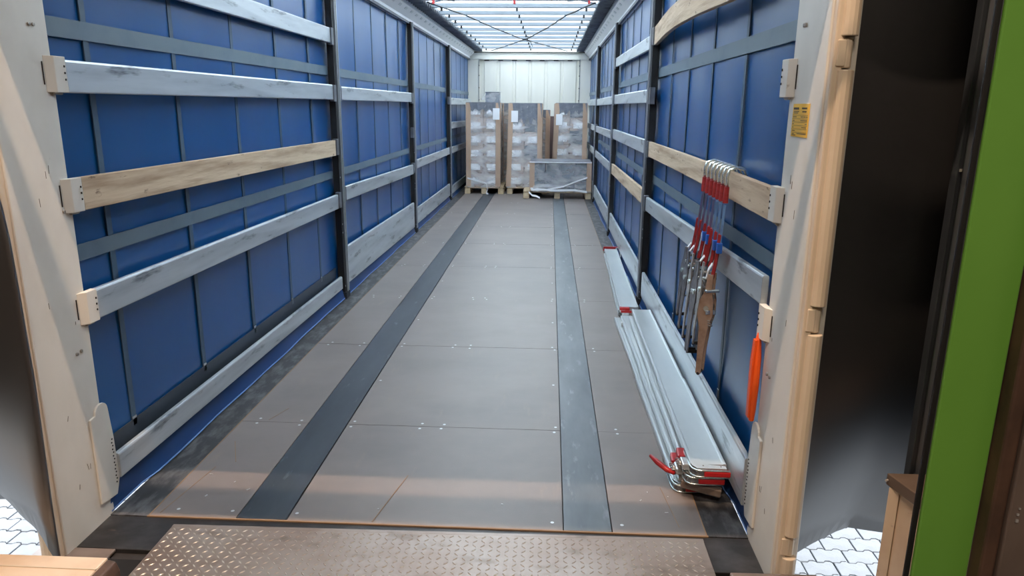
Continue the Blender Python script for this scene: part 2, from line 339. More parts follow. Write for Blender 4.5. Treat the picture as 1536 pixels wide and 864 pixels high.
# ================================================================== rear pillars
def rear_pillar(s, side, pockets, label):
    t = thing('rear_pillar', label, 'pillar', (s*1.25, 2.34, -.02))
    L = lambda m: [setattr(m, 'v', [(a-s*1.25, b-2.34, c+.02) for a, b, c in m.v]), m][1]
    # side plate with stepped profile
    poly = [(1.24, 2.185), (1.24, 2.478), (1.252, 2.485), (1.33, 2.485), (1.33, 2.20), (1.30, 2.185)]
    obj('side_plate', L(MB().prism(poly, lambda a, b, z: (s*a, b, z), -.05, 2.62)), 'pillar_paint', t, bevel=.004)
    obj('inner_fold', L(MB().box(min(s*1.246, s*1.275), max(s*1.246, s*1.275), 2.155, 2.19, -.05, 2.62)), 'post_paint', t, bevel=.006)
    # vertical hinge tube broken by knuckles
    zs = [(-.05, .12), (.20, .90), (.99, 1.68), (1.77, 2.6)]
    for a, b in zs:
        obj('hinge_tube', L(MB().tube([(s*1.285, 2.165, a), (s*1.285, 2.165, b)], .026, 14)), 'post_paint', t, smooth=False, bevel=.003)
    for a, b in ((.125, .195), (.905, .985), (1.685, 1.765)):
        obj('hinge_knuckle', L(MB().tube([(s*1.283, 2.172, a), (s*1.283, 2.172, b)], .020, 12).box(min(s*1.255, s*1.28), max(s*1.255, s*1.28), 2.150, 2.185, a+.004, b-.004)), 'post_paint', t, bevel=.003)
    for z in pockets:
        c = L(MB().prism([(1.2392, 2.435), (1.2205, 2.462), (1.2175, 2.518), (1.243, 2.522), (1.243, 2.435)], lambda a, b, zz, z=z: (s*a, b, z+zz), -.06, .06))
        pk = obj('slat_pocket', c, 'pillar_paint', t, bevel=.004)
        obj('rivets', L(MB().box(min(s*1.2145, s*1.217), max(s*1.2145, s*1.217), 2.504, 2.509, z-.02, z-.013).box(min(s*1.2145, s*1.217), max(s*1.2145, s*1.217), 2.504, 2.509, z+.002, z+.009).box(min(s*1.2145, s*1.217), max(s*1.2145, s*1.217), 2.504, 2.509, z+.024, z+.031)), 'rubber_black', pk, kind='stuff')
        obj('slot', L(MB().box(min(s*1.2365, s*1.2398), max(s*1.2365, s*1.2398), 2.425, 2.4275, z-.035, z+.04)), 'rubber_black', pk)
        obj('latch', L(MB().tube([(s*1.232, 2.455, z-.062), (s*1.232, 2.497, z-.062)], .006, 8)), 'bolt_steel', pk)
    # tall bottom pocket with rounded top
    arc = [(2.470+.040*math.cos(a), .425+.035*math.sin(a)) for a in [math.pi*i/8 for i in range(9)]]
    poly = [(2.40, .07), (2.50, .06), (2.526, .12)]+[(2.522, .3)]+arc+[(2.40, .42)]
    pk = obj('bottom_pocket', L(MB().prism(poly, lambda a, b, x: (s*x, a, b), 1.231, 1.2405)), 'pillar_paint', t, bevel=.003)
    q = MB()
    for i in range(14):
        q.box(min(s*1.229, s*1.2312), max(s*1.229, s*1.2312), 2.500+.004*(i % 2), 2.505+.004*(i % 2), .11+i*.014, .115+i*.014)
    obj('rivets', L(q), 'rubber_black', pk, kind='stuff')
    for (y, z) in ([(2.39, 1.819), (2.41, 1.819), (2.43, 1.2), (2.39, .686), (2.415, .69)] if s < 0 else [(2.385, 1.823), (2.40, 1.823), (2.39, .668), (2.42, .668), (2.468, 1.191)]):
        b = MB(); n = 10
        b.prism([(.0065*math.cos(2*math.pi*i/n), .0065*math.sin(2*math.pi*i/n)) for i in range(n)], lambda a, c, x, y=y, z=z: (s*x, y+a, z+c), 1.234, 1.241)
        obj('bolt', L(b), 'bolt_steel', t, bevel=.002)
    sc2 = MB(); rr = random.Random(3)
    for i in range(9):
        y = rr.uniform(2.24, 2.44); z = rr.uniform(.15, 1.5)
        sc2.bar((s*1.2393, y, z), (s*1.2393, y+rr.uniform(-.006, .006), z+rr.uniform(.008, .03)), .0008, .001, (1, 0, 0))
    obj('paint_scratches', L(sc2), 'print_dark', t, kind='stuff')
    return t, L
pL, _ = rear_pillar(-1, 'left', (1.665, 1.252, .84), 'pale painted rear corner pillar left of the trailer opening, with hinge tube')
pR, LR = rear_pillar(1, 'right', (1.668, 1.258, .838), 'pale painted rear corner pillar right of the opening, bearing a yellow sticker')
st = obj('sticker', LR(MB().box(1.2375, 1.2395, 2.277, 2.424, 1.487, 1.588)), 'sticker_yellow', pR)
q = MB()
def ln(y0, y1, z, h=.0025): q.box(1.2365, 1.2378, 2.277+.147*(1-y1), 2.277+.147*(1-y0), z-h/2, z+h/2)
# text runs away from the camera side: left end of a line is at larger y
for k in range(6): ln(.06+k*.055, .105+k*.055, 1.5735, .0065)
for k in range(6): ln(.58+k*.052, .62+k*.052, 1.574, .005)
ln(.62, .86, 1.564, .004)
for i, z in enumerate((1.553, 1.5425, 1.532, 1.5215, 1.511, 1.5005)): ln(.03, .97, z, .0009)
for (a, b, z) in ((.08, .4, 1.5645), (.08, .34, 1.560), (.06, .28, 1.548), (.55, .68, 1.548), (.72, .82, 1.548), (.86, .96, 1.548), (.06, .16, 1.537), (.56, .95, 1.537), (.06, .12, 1.5265), (.85, .95, 1.5265), (.06, .13, 1.516), (.66, .92, 1.516), (.06, .24, 1.506), (.08, .2, 1.496), (.4, .95, 1.4965), (.08, .3, 1.492)): ln(a, b, z, .0022)
obj('printed_lines', LR(q), 'print_dark', st, kind='stuff')

# ================================================================== side stanchions
def stanchion(s, y, heights_near, heights_far, label):
    t = thing('side_stanchion', label, 'post', (s*1.25, y, 0), 'upright stanchions along the curtain sides')
    obj('channel', MB().box(*sorted((-s*.036, s*.02)), -.005, .055, .0, 2.54), 'steel_post', t, bevel=.004)
    obj('edge_profile', MB().box(*sorted((-s*.043, -s*.036)), .0, .012, .04, 2.54).box(*sorted((-s*.043, -s*.036)), .036, .048, .04, 2.54), 'steel_bright', t)
    obj('shade_face', MB().box(*sorted((-s*.030, s*.02)), -.05, -.006, .0, 2.54), 'rubber_black', t)  # black stands for the shade on the post's rear-facing side
    q = MB(); z = .3
    while z < 2.4: q.box(*sorted((-s*.0385, -s*.036)), .018, .030, z, z+.03); z += .055
    obj('slots', q, 'rubber_black', t, kind='stuff')
    q = MB()
    for z in (.10, .55, .62, 1.0): q.box(*sorted((-s*.032, -s*.030)), -.035, -.025, z, z+.012)
    obj('rivets', q, 'steel_bright', t, kind='stuff')
    for z in heights_near: obj('slat_pocket', MB().box(*sorted((-s*.040, -s*.002)), -.105, -.051, z-.062, z+.062), 'steel_post', t, bevel=.003)
    for z in heights_far: obj('slat_pocket', MB().box(*sorted((-s*.040, -s*.002)), .056, .10, z-.062, z+.062), 'steel_post', t, bevel=.003)
    obj('foot', MB().box(*sorted((-s*.044, s*.02)), -.055, .06, .0, .055), 'rubber_black', t, bevel=.004)
ords = ['nearest', 'second', 'third']
HL = [((2.08, 1.66, 1.25, .83), (1.66, .86)), ((1.66, 1.25, .82), (.85,)), ((1.66, .84), (1.66, 1.25, .84))]
HR = [((2.09, 1.66, 1.26, .84), (2.06, 1.66, 1.26, .86)), ((2.08, 1.66, 1.25, .84), (1.65, 1.24, .84)), ((1.66, 1.24, .83), (1.66, 1.22, .84))]
for i in range(3):
    stanchion(-1, PY[i], *HL[i], 'dark steel upright post on the left curtain side, %s from the open end' % ords[i])
    stanchion(1, PY[i], *HR[i], 'dark steel upright post on the right curtain side, %s from the open end' % ords[i])

# ================================================================== side slats
def slat(s, y0, y1, z, h, kind, where, z1=None, bow=0, bowz=0):
    z1 = z if z1 is None else z1; n = 14 if bow or bowz else 1
    vs = []; fs = []; th = .025 if kind != 'wood' else .028
    ym = (y0+y1)/2
    if kind == 'wood': prf = [(0, -h/2), (0, h/2), (th, h/2), (th, -h/2)]
    else:
        prf = [(0, -h/2+.004), (0, h/2-.008), (.004, h/2), (th-.004, h/2), (th, h/2-.006), (th, -h/2+.004), (th-.004, -h/2), (.004, -h/2)]
    m = len(prf)
    for i in range(n+1):
        t = i/n; y = y0+(y1-y0)*t; zz = z+(z1-z)*t+bowz*math.sin(math.pi*t); b = bow*math.sin(math.pi*t)**1.2
        for a, c in prf: vs.append((s*(1.222-b+a)-s*1.235, y-ym, zz+c-z))
    for i in range(n):
        for j in range(m): fs.append((i*m+j, i*m+(j+1) % m, (i+1)*m+(j+1) % m, (i+1)*m+j))
    fs += [tuple(range(m))[::-1], tuple(range(n*m, (n+1)*m))]
    o = obj('wooden_slat' if kind == 'wood' else 'aluminium_slat', MB().add(vs, fs), 'wood_slat' if kind == 'wood' else 'alu', bevel=.002)
    o.location = (s*1.235, ym, z)
    tag(o, where, 'slat', 'side slats between the stanchions')
B = [(2.524, 5.69), (5.89, 8.95), (9.15, 12.27), (12.47, 15.68)]
Bn = ['nearest bay', 'second bay from the open end', 'third bay from the open end', 'farthest bay']
W = {-1: 'left', 1: 'right'}
def sl(s, b, z, z1, h, kind, txt, **k): slat(s, B[b][0], B[b][1], z, h, kind, txt, z1=z1, **k)
sl(-1, 0, 2.08, 2.085, .112, 'alu', 'grey aluminium slat, uppermost in the nearest bay of the left wall')
sl(-1, 0, 1.66, 1.668, .112, 'alu', 'scuffed aluminium slat just above the wooden one, nearest bay of left wall')
sl(-1, 0, 1.252, 1.243, .118, 'wood', 'weathered wooden slat with knots, the only wooden one on the left wall')
sl(-1, 0, .84, .82, .115, 'alu', 'aluminium slat directly below the wooden one, nearest bay of left wall')
sl(-1, 0, .172, .15, .105, 'alu', 'narrow aluminium slat lowest in the nearest bay of the left wall')
sl(-1, 1, 1.663, 1.668, .108, 'alu', 'aluminium slat highest in the second bay of the left wall')
sl(-1, 1, .86, .805, .118, 'alu', 'aluminium slat at mid height in the second bay of the left wall')
sl(-1, 1, .262, .235, .315, 'alu', 'very wide aluminium board lowest in the second bay of the left wall')
sl(-1, 2, .848, .838, .112, 'alu', 'aluminium slat at mid height in the third bay of the left wall')
sl(-1, 2, .192, .185, .205, 'alu', 'wide aluminium board lowest in the third bay of the left wall')
sl(-1, 3, 1.652, 1.66, .112, 'alu', 'short-looking aluminium slat highest in the farthest left bay beside the wrapped stack')
sl(-1, 3, 1.25, 1.235, .112, 'alu', 'second aluminium slat from the top in the farthest left bay')
sl(-1, 3, .833, .81, .112, 'alu', 'third aluminium slat from the top in the farthest left bay')
sl(-1, 3, .15, .14, .135, 'alu', 'lowest aluminium slat in the farthest left bay, near the pallet')
sl(1, 0, 2.05, 2.09, .13, 'wood', 'wooden slat bowed inwards at the top of the nearest right bay', bow=.075, bowz=.01)
sl(1, 0, 1.252, 1.262, .112, 'wood', 'wooden slat carrying the hung ratchet straps, nearest right bay', bow=-.012)
sl(1, 0, .945, .84, .108, 'alu', 'aluminium slat behind the hanging ratchets, nearest right bay')
sl(1, 0, .19, .19, .20, 'alu', 'wide aluminium board lowest in nearest right bay behind the load bars')
sl(1, 1, 2.065, 2.085, .105, 'alu', 'shiny aluminium slat uppermost in the second right bay, reflecting the roof')
sl(1, 1, 1.66, 1.663, .105, 'alu', 'second aluminium slat from the top in the second right bay')
sl(1, 1, 1.266, 1.26, .115, 'alu', 'aluminium slat directly above the wooden one in the second right bay')
sl(1, 1, .865, .845, .118, 'wood', 'wooden slat in the second bay of the right wall')
sl(1, 1, .195, .20, .205, 'alu', 'wide aluminium board lowest in the second right bay beside the far bar')
sl(1, 2, 1.657, 1.65, .102, 'alu', 'aluminium slat highest in the third right bay')
sl(1, 2, 1.24, 1.225, .10, 'alu', 'second aluminium slat from the top in the third right bay')
sl(1, 2, .835, .82, .11, 'alu', 'third aluminium slat from the top in the third right bay')
sl(1, 2, .19, .2, .2, 'alu', 'wide aluminium board lowest in the third right bay')
sl(1, 3, 1.655, 1.66, .11, 'alu', 'aluminium slat highest in the farthest right bay by the pallets')
sl(1, 3, 1.22, 1.225, .10, 'alu', 'second aluminium slat from the top in the farthest right bay')
sl(1, 3, .83, .82, .11, 'alu', 'third aluminium slat from the top in the farthest right bay')
sl(1, 3, .19, .19, .19, 'alu', 'lowest aluminium board in the farthest right bay beside the low load')

# ================================================================== pallets and wrapped loads
def pallet(t, x0, x1, y0, y1):
    pa = obj('pallet', MB().box(x0+.01, x1-.01, y0+.02, y1-.02, .098, .112), 'pallet_wood', t)
    n = 5; d = (y1-y0)
    for i in range(n):
        a = y0+i*(d-.1)/(n-1); obj('deck_board', MB().box(x0, x1, a, a+.1, .113, .136), 'pallet_wood', pa, bevel=.002)
    for xa in (x0, (x0+x1)/2-.05, x1-.1):
        obj('runner', MB().box(xa, xa+.1, y0, y1, 0, .02), 'pallet_wood', pa, bevel=.002)
        for ya in (y0, (y0+y1)/2-.07, y1-.14): obj('block', MB().box(xa, xa+.1, ya, ya+.14, .021, .097), 'pallet_wood', pa, bevel=.003)
def load(loc, px, lx, dep, rows, cols, z1, label, lean=(0, 0), topw=None, dark=0, labels=True, doc=None, group='film-wrapped pallet loads', wide_top=.12):
    """px: pallet x extents, lx: load x extents (local), dep: depth, z1: top of load"""
    t = thing('pallet_load', label, 'pallet', loc, group)
    pallet(t, px[0], px[1], 0, dep)
    z0 = .138; x0, x1 = lx; h = (z1-z0)/rows; wcol = (x1-x0-.02)/cols; rr = random.Random(int(loc[0]*100))
    for r in range(rows):
        for c in range(cols):
            for k, (ya, yb2) in enumerate(((.02, dep/2), (dep/2+.004, dep-.02))):
                xa = x0+.01+c*wcol+rr.uniform(0, .006)
                isd = (dark == 1 and (r < rows)) or (dark == 2 and r >= rows-1) or (dark == 3 and c == cols-1 and r >= rows-4 and k == 0 and rr.random() < .6)
                cb = obj('carton', MB().box(xa, xa+wcol-.008, ya+rr.uniform(0, .012), yb2, z0+r*h+.002, z0+(r+1)*h-.002), 'carton_dark' if isd else 'cardboard', t, bevel=.003)
                if labels and k == 0 and not isd:
                    obj('carton_label', MB().box(xa+wcol*.2, xa+wcol*.8, -.006, .018, z0+r*h+h*.2, z0+r*h+h*.66), 'label_white', cb)
    for sx, xe in ((1, x0), (-1, x1)):
        for ya, sy in ((.0, 1), (dep, -1)):
            l = lean[0] if sx == 1 else lean[1]; wd = .085
            m = MB()
            def q4(xa, xb, y_a, y_b):
                m.add([(xa, y_a, z0), (xb, y_a, z0), (xb, y_b, z0), (xa, y_b, z0), (xa+l, y_a, z1+.01), (xb+l, y_a, z1+.01), (xb+l, y_b, z1+.01), (xa+l, y_b, z1+.01)], [(0,3,2,1),(4,5,6,7),(0,1,5,4),(1,2,6,5),(2,3,7,6),(3,0,4,7)])
            xe2 = xe-sx*.016; ya -= sy*.024; q4(*sorted((xe2, xe2+sx*wd)), *sorted((ya, ya+sy*.006)))
            q4(*sorted((xe2-sx*.004, xe2+sx*.002)), *sorted((ya, ya+sy*wd)))
            obj('corner_board', m, 'corner_card', t)
    # top sheet with overhanging skirt
    m = MB(); n = 16
    a0 = x0+min(lean[0], 0)-.008 if lean[0] <= 0 else x0+lean[0]*.9; a1 = x1+lean[1]+.008
    m.box(a0, a1, -.024, dep+.012, z1+.008, z1+.016)
    vs = []; fs = []
    for i in range(n+1):
        x = a0+(a1-a0)*i/n; d = wide_top*(1+.25*math.sin(i*1.9+loc[0]*5)); vs += [(x, -.024+.002*math.sin(i*2.3), z1+.012), (x, -.023+.002*math.sin(i*3.1), z1-d)]
    for i in range(n): fs.append((2*i, 2*i+1, 2*i+3, 2*i+2))
    m.add(vs, fs); obj('top_sheet', m, 'top_sheet', t)
    # wrapped film skin
    nz = 22; ring = []; N = 40
    vs = []; fs = []
    for k in range(nz+1):
        f = k/nz; z = z0-.02+(z1-z0+.02)*f
        xa = x0+lean[0]*f-.012; xb = x1+lean[1]*f+.012
        per = [(xa+(xb-xa)*i/13, -.016) for i in range(13)]+[(xb, -.016+(dep+.03)*i/7) for i in range(7)]+[(xb-(xb-xa)*i/13, dep+.014) for i in range(13)]+[(xa, dep+.014-(dep+.03)*i/7) for i in range(7)]
        for i, (a, b) in enumerate(per):
            w1 = .005*math.sin(i*2.1+k*1.3)+.004*math.sin(i*.9-k*2.2)
            vs.append((a+(w1 if 13 <= i < 20 else 0), b-abs(w1)*(1 if i < 13 else 0), z))
    for k in range(nz):
        for i in range(N): fs.append((k*N+i, k*N+(i+1) % N, (k+1)*N+(i+1) % N, (k+1)*N+i))
    obj('stretch_film', MB().add(vs, fs), 'film', t, smooth=True)
    if doc: obj('delivery_note', MB().box(doc[0], doc[0]+.12, -.034, -.028, doc[1], doc[1]+.2), 'label_white', t)
    return t
t = load((-.735, 13.3, 0), (-.355, .36), (-.305, .285), .9, 6, 2, 1.625, 'tall film-wrapped carton stack on pallet, leftmost, with a box on top', doc=(.165, 1.34), group='film-wrapped pallet loads')
obj('film_tail', MB().ribbon([(-.3, -.03, .29), (-.1, -.04, .24), (.05, -.04, .20), (.07, -.05, .08), (.05, -.07, .02), (.09, -.09, .01)], (0, .002, .03), .004), 'label_white', t)
t = load((.03, 13.36, 0), (-.34, .40), (-.34, .28), .9, 6, 2, 1.62, 'tall leaning film-wrapped carton stack on pallet in the middle, dark top', lean=(.04, -.01), dark=3, doc=(-.27, 1.3), group='film-wrapped pallet loads', wide_top=.3)
t = load((.83, 13.9, 0), (-.31, .36), (-.31, .32), .8, 6, 2, 1.63, 'tall film-wrapped carton stack behind the low load at right', lean=(.05, -.015), dark=3, doc=(-.26, 1.24), group='film-wrapped pallet loads', wide_top=.16)
t = load((.61, 12.72, 0), (-.595, .595), (-.47, .575), .57, 3, 4, .64, 'low dark film-wrapped load on wide pallet, right foreground of the stacks', dark=1, labels=False, group='film-wrapped pallet loads', wide_top=.015)
obj('film_tail', MB().ribbon([(-.46, -.03, .15), (-.2, -.045, .16), (.1, -.04, .22), (.35, -.035, .32), (.52, -.03, .38)], (0, .002, .025), .003), 'label_white', t)
obj('film_tail', MB().ribbon([(-.47, -.03, .18), (-.1, -.04, .15), (.3, -.04, .16), (.52, -.03, .13)], (0, .002, .035), .003), 'label_white', t)
obj('film_tail', MB().ribbon([(-.5, -.03, .12), (-.44, -.05, .06), (-.36, -.06, .05), (-.3, -.08, .02)], (0, .01, .03), .003), 'label_white', t)
obj('film_rim', MB().box(-.49, .59, -.034, -.026, .628, .646), 'label_white', t)
obj('film_bunch', MB().ribbon([(-.42, -.03, .20), (-.2, -.035, .235), (.0, -.035, .21), (.2, -.035, .24), (.4, -.03, .215), (.5, -.03, .23)], (0, .004, .05), .003), 'film', t)
load((-.56, 14.32, 0), (-.36, .36), (-.3, .28), .8, 6, 2, 1.62, 'wrapped carton stack standing behind the leftmost one, only a sliver showing', labels=False)
load((.17, 14.36, 0), (-.34, .28), (-.3, .275), .8, 6, 2, 1.50, 'wrapped carton stack behind the middle one, its corner board showing', labels=False)
t = thing('wrapped_box', 'small dark film-wrapped box on top of the leftmost stack', 'box', (-.59, 13.36, 1.642))
obj('carton', MB().box(-.12, .125, 0, .35, 0, .175), 'carton_dark', t, bevel=.005)
obj('stretch_film', MB().add([(-.125, -.006, 0), (.13, -.006, 0), (.13, -.006, .18), (-.125, -.006, .18), (-.125, .356, 0), (.13, .356, 0), (.13, .356, .18), (-.125, .356, .18), (-.24, .05, 0.003)],
    [(0,1,2,3), (1,5,6,2), (3,2,6,7), (4,0,3,7), (8,0,3)]), 'film', t)
obj('lid_edge', MB().box(-.128, .133, -.01, .36, .172, .182), 'top_sheet', t)

# ================================================================== load bars with clamps (right, on the floor)
def loadbar(loc, ang, length, label, near=True, far=True, inner=.45, side=-1, rz=0):
    t = thing('load_bar', label, 'load bar', loc, 'aluminium load bars on the floor by the right wall', ang)
    wd, th = .146, .031
    prf = [(-wd/2, .003), (-wd/2+.004, 0), (wd/2-.004, 0), (wd/2, .003), (wd/2, th-.003), (wd/2-.004, th), (wd/2-.012, th), (wd/2-.016, th-.003), (-wd/2+.016, th-.003), (-wd/2+.012, th), (-wd/2+.004, th), (-wd/2, th-.003)]
    obj('outer_board', MB().prism(prf, lambda a, b, y: (a, y, b), .06, length*inner), 'alu_clean', t)
    p2 = [(a*.93, .003+b*.86) for a, b in prf]
    obj('inner_board', MB().prism(p2, lambda a, b, y: (a, y, b), length*inner-.002, length-.05), 'alu_clean', t)
    for on, ye, d in ((near, 0, 1), (far, length, -1)):
        if not on: continue
        # bent steel end loop, red lined mouth
        lp = [(-wd/2-.006, ye+d*.17, th/2), (-wd/2-.006, ye+d*.05, th/2), (-wd/2+.012, ye+d*.012, th/2), (-wd/2+.03, ye, th/2), (wd/2+.0, ye, th/2)]
        lq = [(-wd/2-.006, ye+d*.17)]+[(-wd/2-.006, ye+d*.045), (-wd/2-.001, ye+d*.02), (-wd/2+.014, ye+d*.004), (-wd/2+.03, ye), (wd/2, ye)]
        obj('end_loop', MB().tube([(a, b, .002) for a, b in lq], .0035, 6).tube([(a, b, th-.001) for a, b in lq], .0045, 6), 'chrome', t, smooth=True)
        obj('loop_web', MB().ribbon([(a+.003, b+d*.004, th/2) for a, b in lq], (0, 0, th-.006), .002), 'ratchet_grey', t)
        obj('end_plate', MB().prism([(-wd/2+.002, .16), (-wd/2+.03, .16), (-wd/2+.05, .05), (wd/2-.01, .035), (wd/2-.01, .012), (-wd/2+.02, .012), (-wd/2+.002, .04)], lambda a, b, z: (a, ye+d*b, z), th+.0005, th+.004), 'alu_clean', t, bevel=.001)
        obj('red_mouth', MB().box(-.028, wd/2+.004, *sorted((ye-d*.005, ye+d*.022)), .004, th-.004), 'red_paint', t, bevel=.004)
        obj('rivets', MB().box(-.03, -.024, *sorted((ye+d*.03, ye+d*.036)), th+.004, th+.006).box(.04, .046, *sorted((ye+d*.024, ye+d*.03)), th+.004, th+.006), 'bolt_steel', t, kind='stuff')
    return t
def clamp(t, ye, d, x=-.085, z=0., lever=True, s=1.):
    c = obj('clamp', MB().box(x-.022, x+.012, *sorted((ye+d*.05, ye+d*.12)), z+.002, z+.030), 'steel_bright', t, bevel=.006)
    obj('clamp_pin', MB().tube([(x-.028, ye+d*.07, z), (x-.028, ye+d*.07, z+.034)], .007, 8), 'zinc', c, smooth=True)
    obj('spring', MB().tube([(x-.03+.009*math.cos(i*1.2), ye+d*(.055+i*.0035), z+.015+.009*math.sin(i*1.2)) for i in range(22)], .0025, 5), 'zinc', c, smooth=True)
    obj('clamp_sleeve', MB().bar((x-.01, ye+d*.13, z+.012), (x-.006, ye+d*.20, z+.018), .035, .03), 'red_paint', c, bevel=.006)
    if lever:
        obj('lever', MB().tube([(x-.025, ye+d*.06, z+.005), (x-.055, ye+d*.075, z+.012), (x-.09, ye+d*.11, z+.026), (x-.115, ye+d*.155, z+.034)], [.008, .012, .012, .007], 8), 'red_paint', c, smooth=True)
a0 = math.atan2(-.03, 2.45)*-1
t1 = loadbar((1.137, 2.665, .127), .0*1, 2.44, 'aluminium load bar lying uppermost in the near stack beside the wall', far=False, inner=.42)
t1.rotation_euler = (0, 0, -.004); clamp(t1, 0, 1, z=.0, lever=False)
t2 = loadbar((1.120, 2.68, .086), -.002, 2.40, 'aluminium load bar directly beneath the uppermost near bar', far=False, inner=.5)
clamp(t2, 0.02, 1, z=0.0, lever=True)
t3 = loadbar((1.105, 2.72, .045), .010, 2.5, 'aluminium load bar third from the top of the near stack', near=False, far=False, inner=.55)
obj('clamp_arm', MB().bar((-.07, .02, .018), (.085, -.03, .002), .035, .036), 'brown_paint', t3, bevel=.006)
t4 = loadbar((1.088, 2.76, .004), .018, 2.55, 'aluminium load bar lowest in the near stack, touching the floor', far=False, inner=.5)
t5 = loadbar((1.095, 5.32, .055), -.021, 2.45, 'aluminium load bar lying farthest into the trailer, upper one', far=False, near=False, inner=.45)
obj('red_mouth', MB().box(-.075, .0, -.008, .03, -.004, .036), 'red_paint', t5, bevel=.004)
clamp(t5, -.10, 1, x=-.045, z=-.01, lever=False)
obj('lever', MB().tube([(-.04, -.06, .0), (-.05, -.25, -.01), (-.048, -.42, -.03)], [.012, .016, .008], 8), 'red_paint', t5, smooth=True)
obj('clamp_plate', MB().bar((-.03, -.03, .01), (-.06, -.30, -.01), .05, .03), 'zinc', t5, bevel=.006)
obj('far_hook', MB().tube([(.06, 2.42, .03), (.09, 2.36, .05), (.095, 2.22, .03), (.085, 2.1, .0)], .008, 8), 'steel_bright', t5, smooth=True)
obj('end_lip', MB().box(-.078, .078, 2.43, 2.45, .0, .045), 'red_paint', t5, bevel=.003)
t6 = loadbar((1.09, 5.34, .006), -.021, 2.42, 'aluminium load bar lying farthest into the trailer, lower one', far=False, near=False, inner=.5)
obj('end_strip', MB().box(-.12, .16, 2.40, 2.408, .034, .05), 'red_paint', t2)

# ================================================================== ratchet straps hung over the wooden slat
def ratchet_strap(i, y, label, light, body, zr, tilt, tag_blue, labelw, hz, rot):
    t = thing('ratchet_strap', label, 'ratchet strap', (1.216, y, 1.312), 'ratchet straps hooked over the wooden slat')
    r = .0065
    hk = [(.054, 0, -.04), (.055, 0, -.005), (.044, .0, .016), (.014, 0, .024), (-.014, .0, .014), (-.022, 0, -.012), (-.021, 0, -.055)]
    obj('hook', MB().tube(hk, r, 8), 'chrome', t, smooth=True)
    obj('hook_grip', MB().tube([(-.021, 0, -.055), (-.0225, tilt*.05, -.122)], [.0105, .0115], 10), 'red_strap', t, smooth=False)
    dy = tilt
    obj('webbing', MB().ribbon([(-.023, tilt*.05, -.13), (-.026, dy*.3, -.22), (-.028, dy*.6, -.30)], (.007, .026, 0), .010), 'blue_web_light' if light else 'blue_web', t)
    zb = -.42+hz
    obj('red_webbing', MB().ribbon([(-.030, dy*.55, -.255), (-.034, dy*.8, -.33), (-.038, dy, -.38), (-.046, dy*1.15, zb)], (.012, .034, 0), .013), 'red_strap', t)
    if tag_blue: obj('blue_tag', MB().box(-.045, -.022, dy*.7-.028, dy*.7-.006, -.335, -.29), 'blue_tag', t, bevel=.003)
    if labelw: obj('paper_label', MB().ribbon([(-.050, dy*1.1+.0, -.385), (-.062, dy*1.3+.012, -.415), (-.066, dy*1.5+.02, -.455)], (.008, .045, 0), .004), 'label_white', t)
    # ratchet: body cheeks, spool, handle
    c = body
    bx = -.048; by = dy*1.15; bz = zb
    top = Vector((bx, by, bz)); d = Vector((-.02, dy*.5, -zr)).normalized(); e = top+d*zr
    sa = rot; sidev = Vector((math.cos(sa), math.sin(sa), 0)); fwd = Vector((-math.sin(sa), math.cos(sa), 0))
    for q in (-1, 1):
        a = top+sidev*.021*q; prf = [(-.02, .012), (.05, .016), (.09, .034), (.15, .036), (.20, .022), (.34, .014), (.40, .012), (.40, -.012), (.30, -.012), (.20, -.018), (.15, -.030), (.09, -.026), (.05, -.014), (-.02, -.012)]
        k = zr/.40
        obj('cheek_plate', MB().prism(prf, lambda u, v, w, a=a, q=q: tuple(a+d*u*k+fwd*v+sidev*w*q), 0, .007), c, t, bevel=.0015)
    obj('spool', MB().tube([top+d*zr*.3-sidev*.034, top+d*zr*.3+sidev*.034], .012, 12), 'chrome', t)
    obj('wound_webbing', MB().tube([top+d*zr*.3-sidev*.019, top+d*zr*.3+sidev*.019], .024, 12), 'ratchet_grey', t)
    obj('toothed_wheel', MB().prism([((.020 if i2 % 2 else .025)*math.cos(i2*math.pi/10), (.020 if i2 % 2 else .025)*math.sin(i2*math.pi/10)) for i2 in range(20)],
        lambda u, v, w: tuple(top+d*(zr*.3+u)+fwd*v+sidev*w), .026, .031), 'zinc', t)
    obj('cross_pin', MB().tube([top+d*zr*.08-sidev*.026, top+d*zr*.08+sidev*.026], .007, 8), 'zinc', t)
    obj('cross_pin', MB().tube([top+d*zr*.55-sidev*.022, top+d*zr*.55+sidev*.022], .006, 8), 'zinc', t)
    obj('handle_grip', MB().tube([e-sidev*.028, e+sidev*.028], .0085, 8), 'rubber_black', t, bevel=.002)
    obj('pawl', MB().box(bx-.022, bx+.022, by-.030, by-.008, bz-.155, bz-.135).tube([(bx-.03, by-.03, bz-.05), (bx+.03, by-.024, bz-.05)], .008, 8), 'chrome', t, bevel=.002)
    obj('release_spring', MB().tube([(bx+.012*math.cos(k*1.3), by-.02+.012*math.sin(k*1.3), bz-.175-k*.0022) for k in range(16)], .003, 5), 'zinc', t, smooth=True)
    obj('spring_slider', MB().box(*[z for z in (bx-.016, bx+.016, by-.012, by+.012, bz-.09, bz-.07)]), 'zinc', t, bevel=.003)
    return t
ys = [3.47, 3.385, 3.31, 3.235, 3.165, 3.10, 3.03]
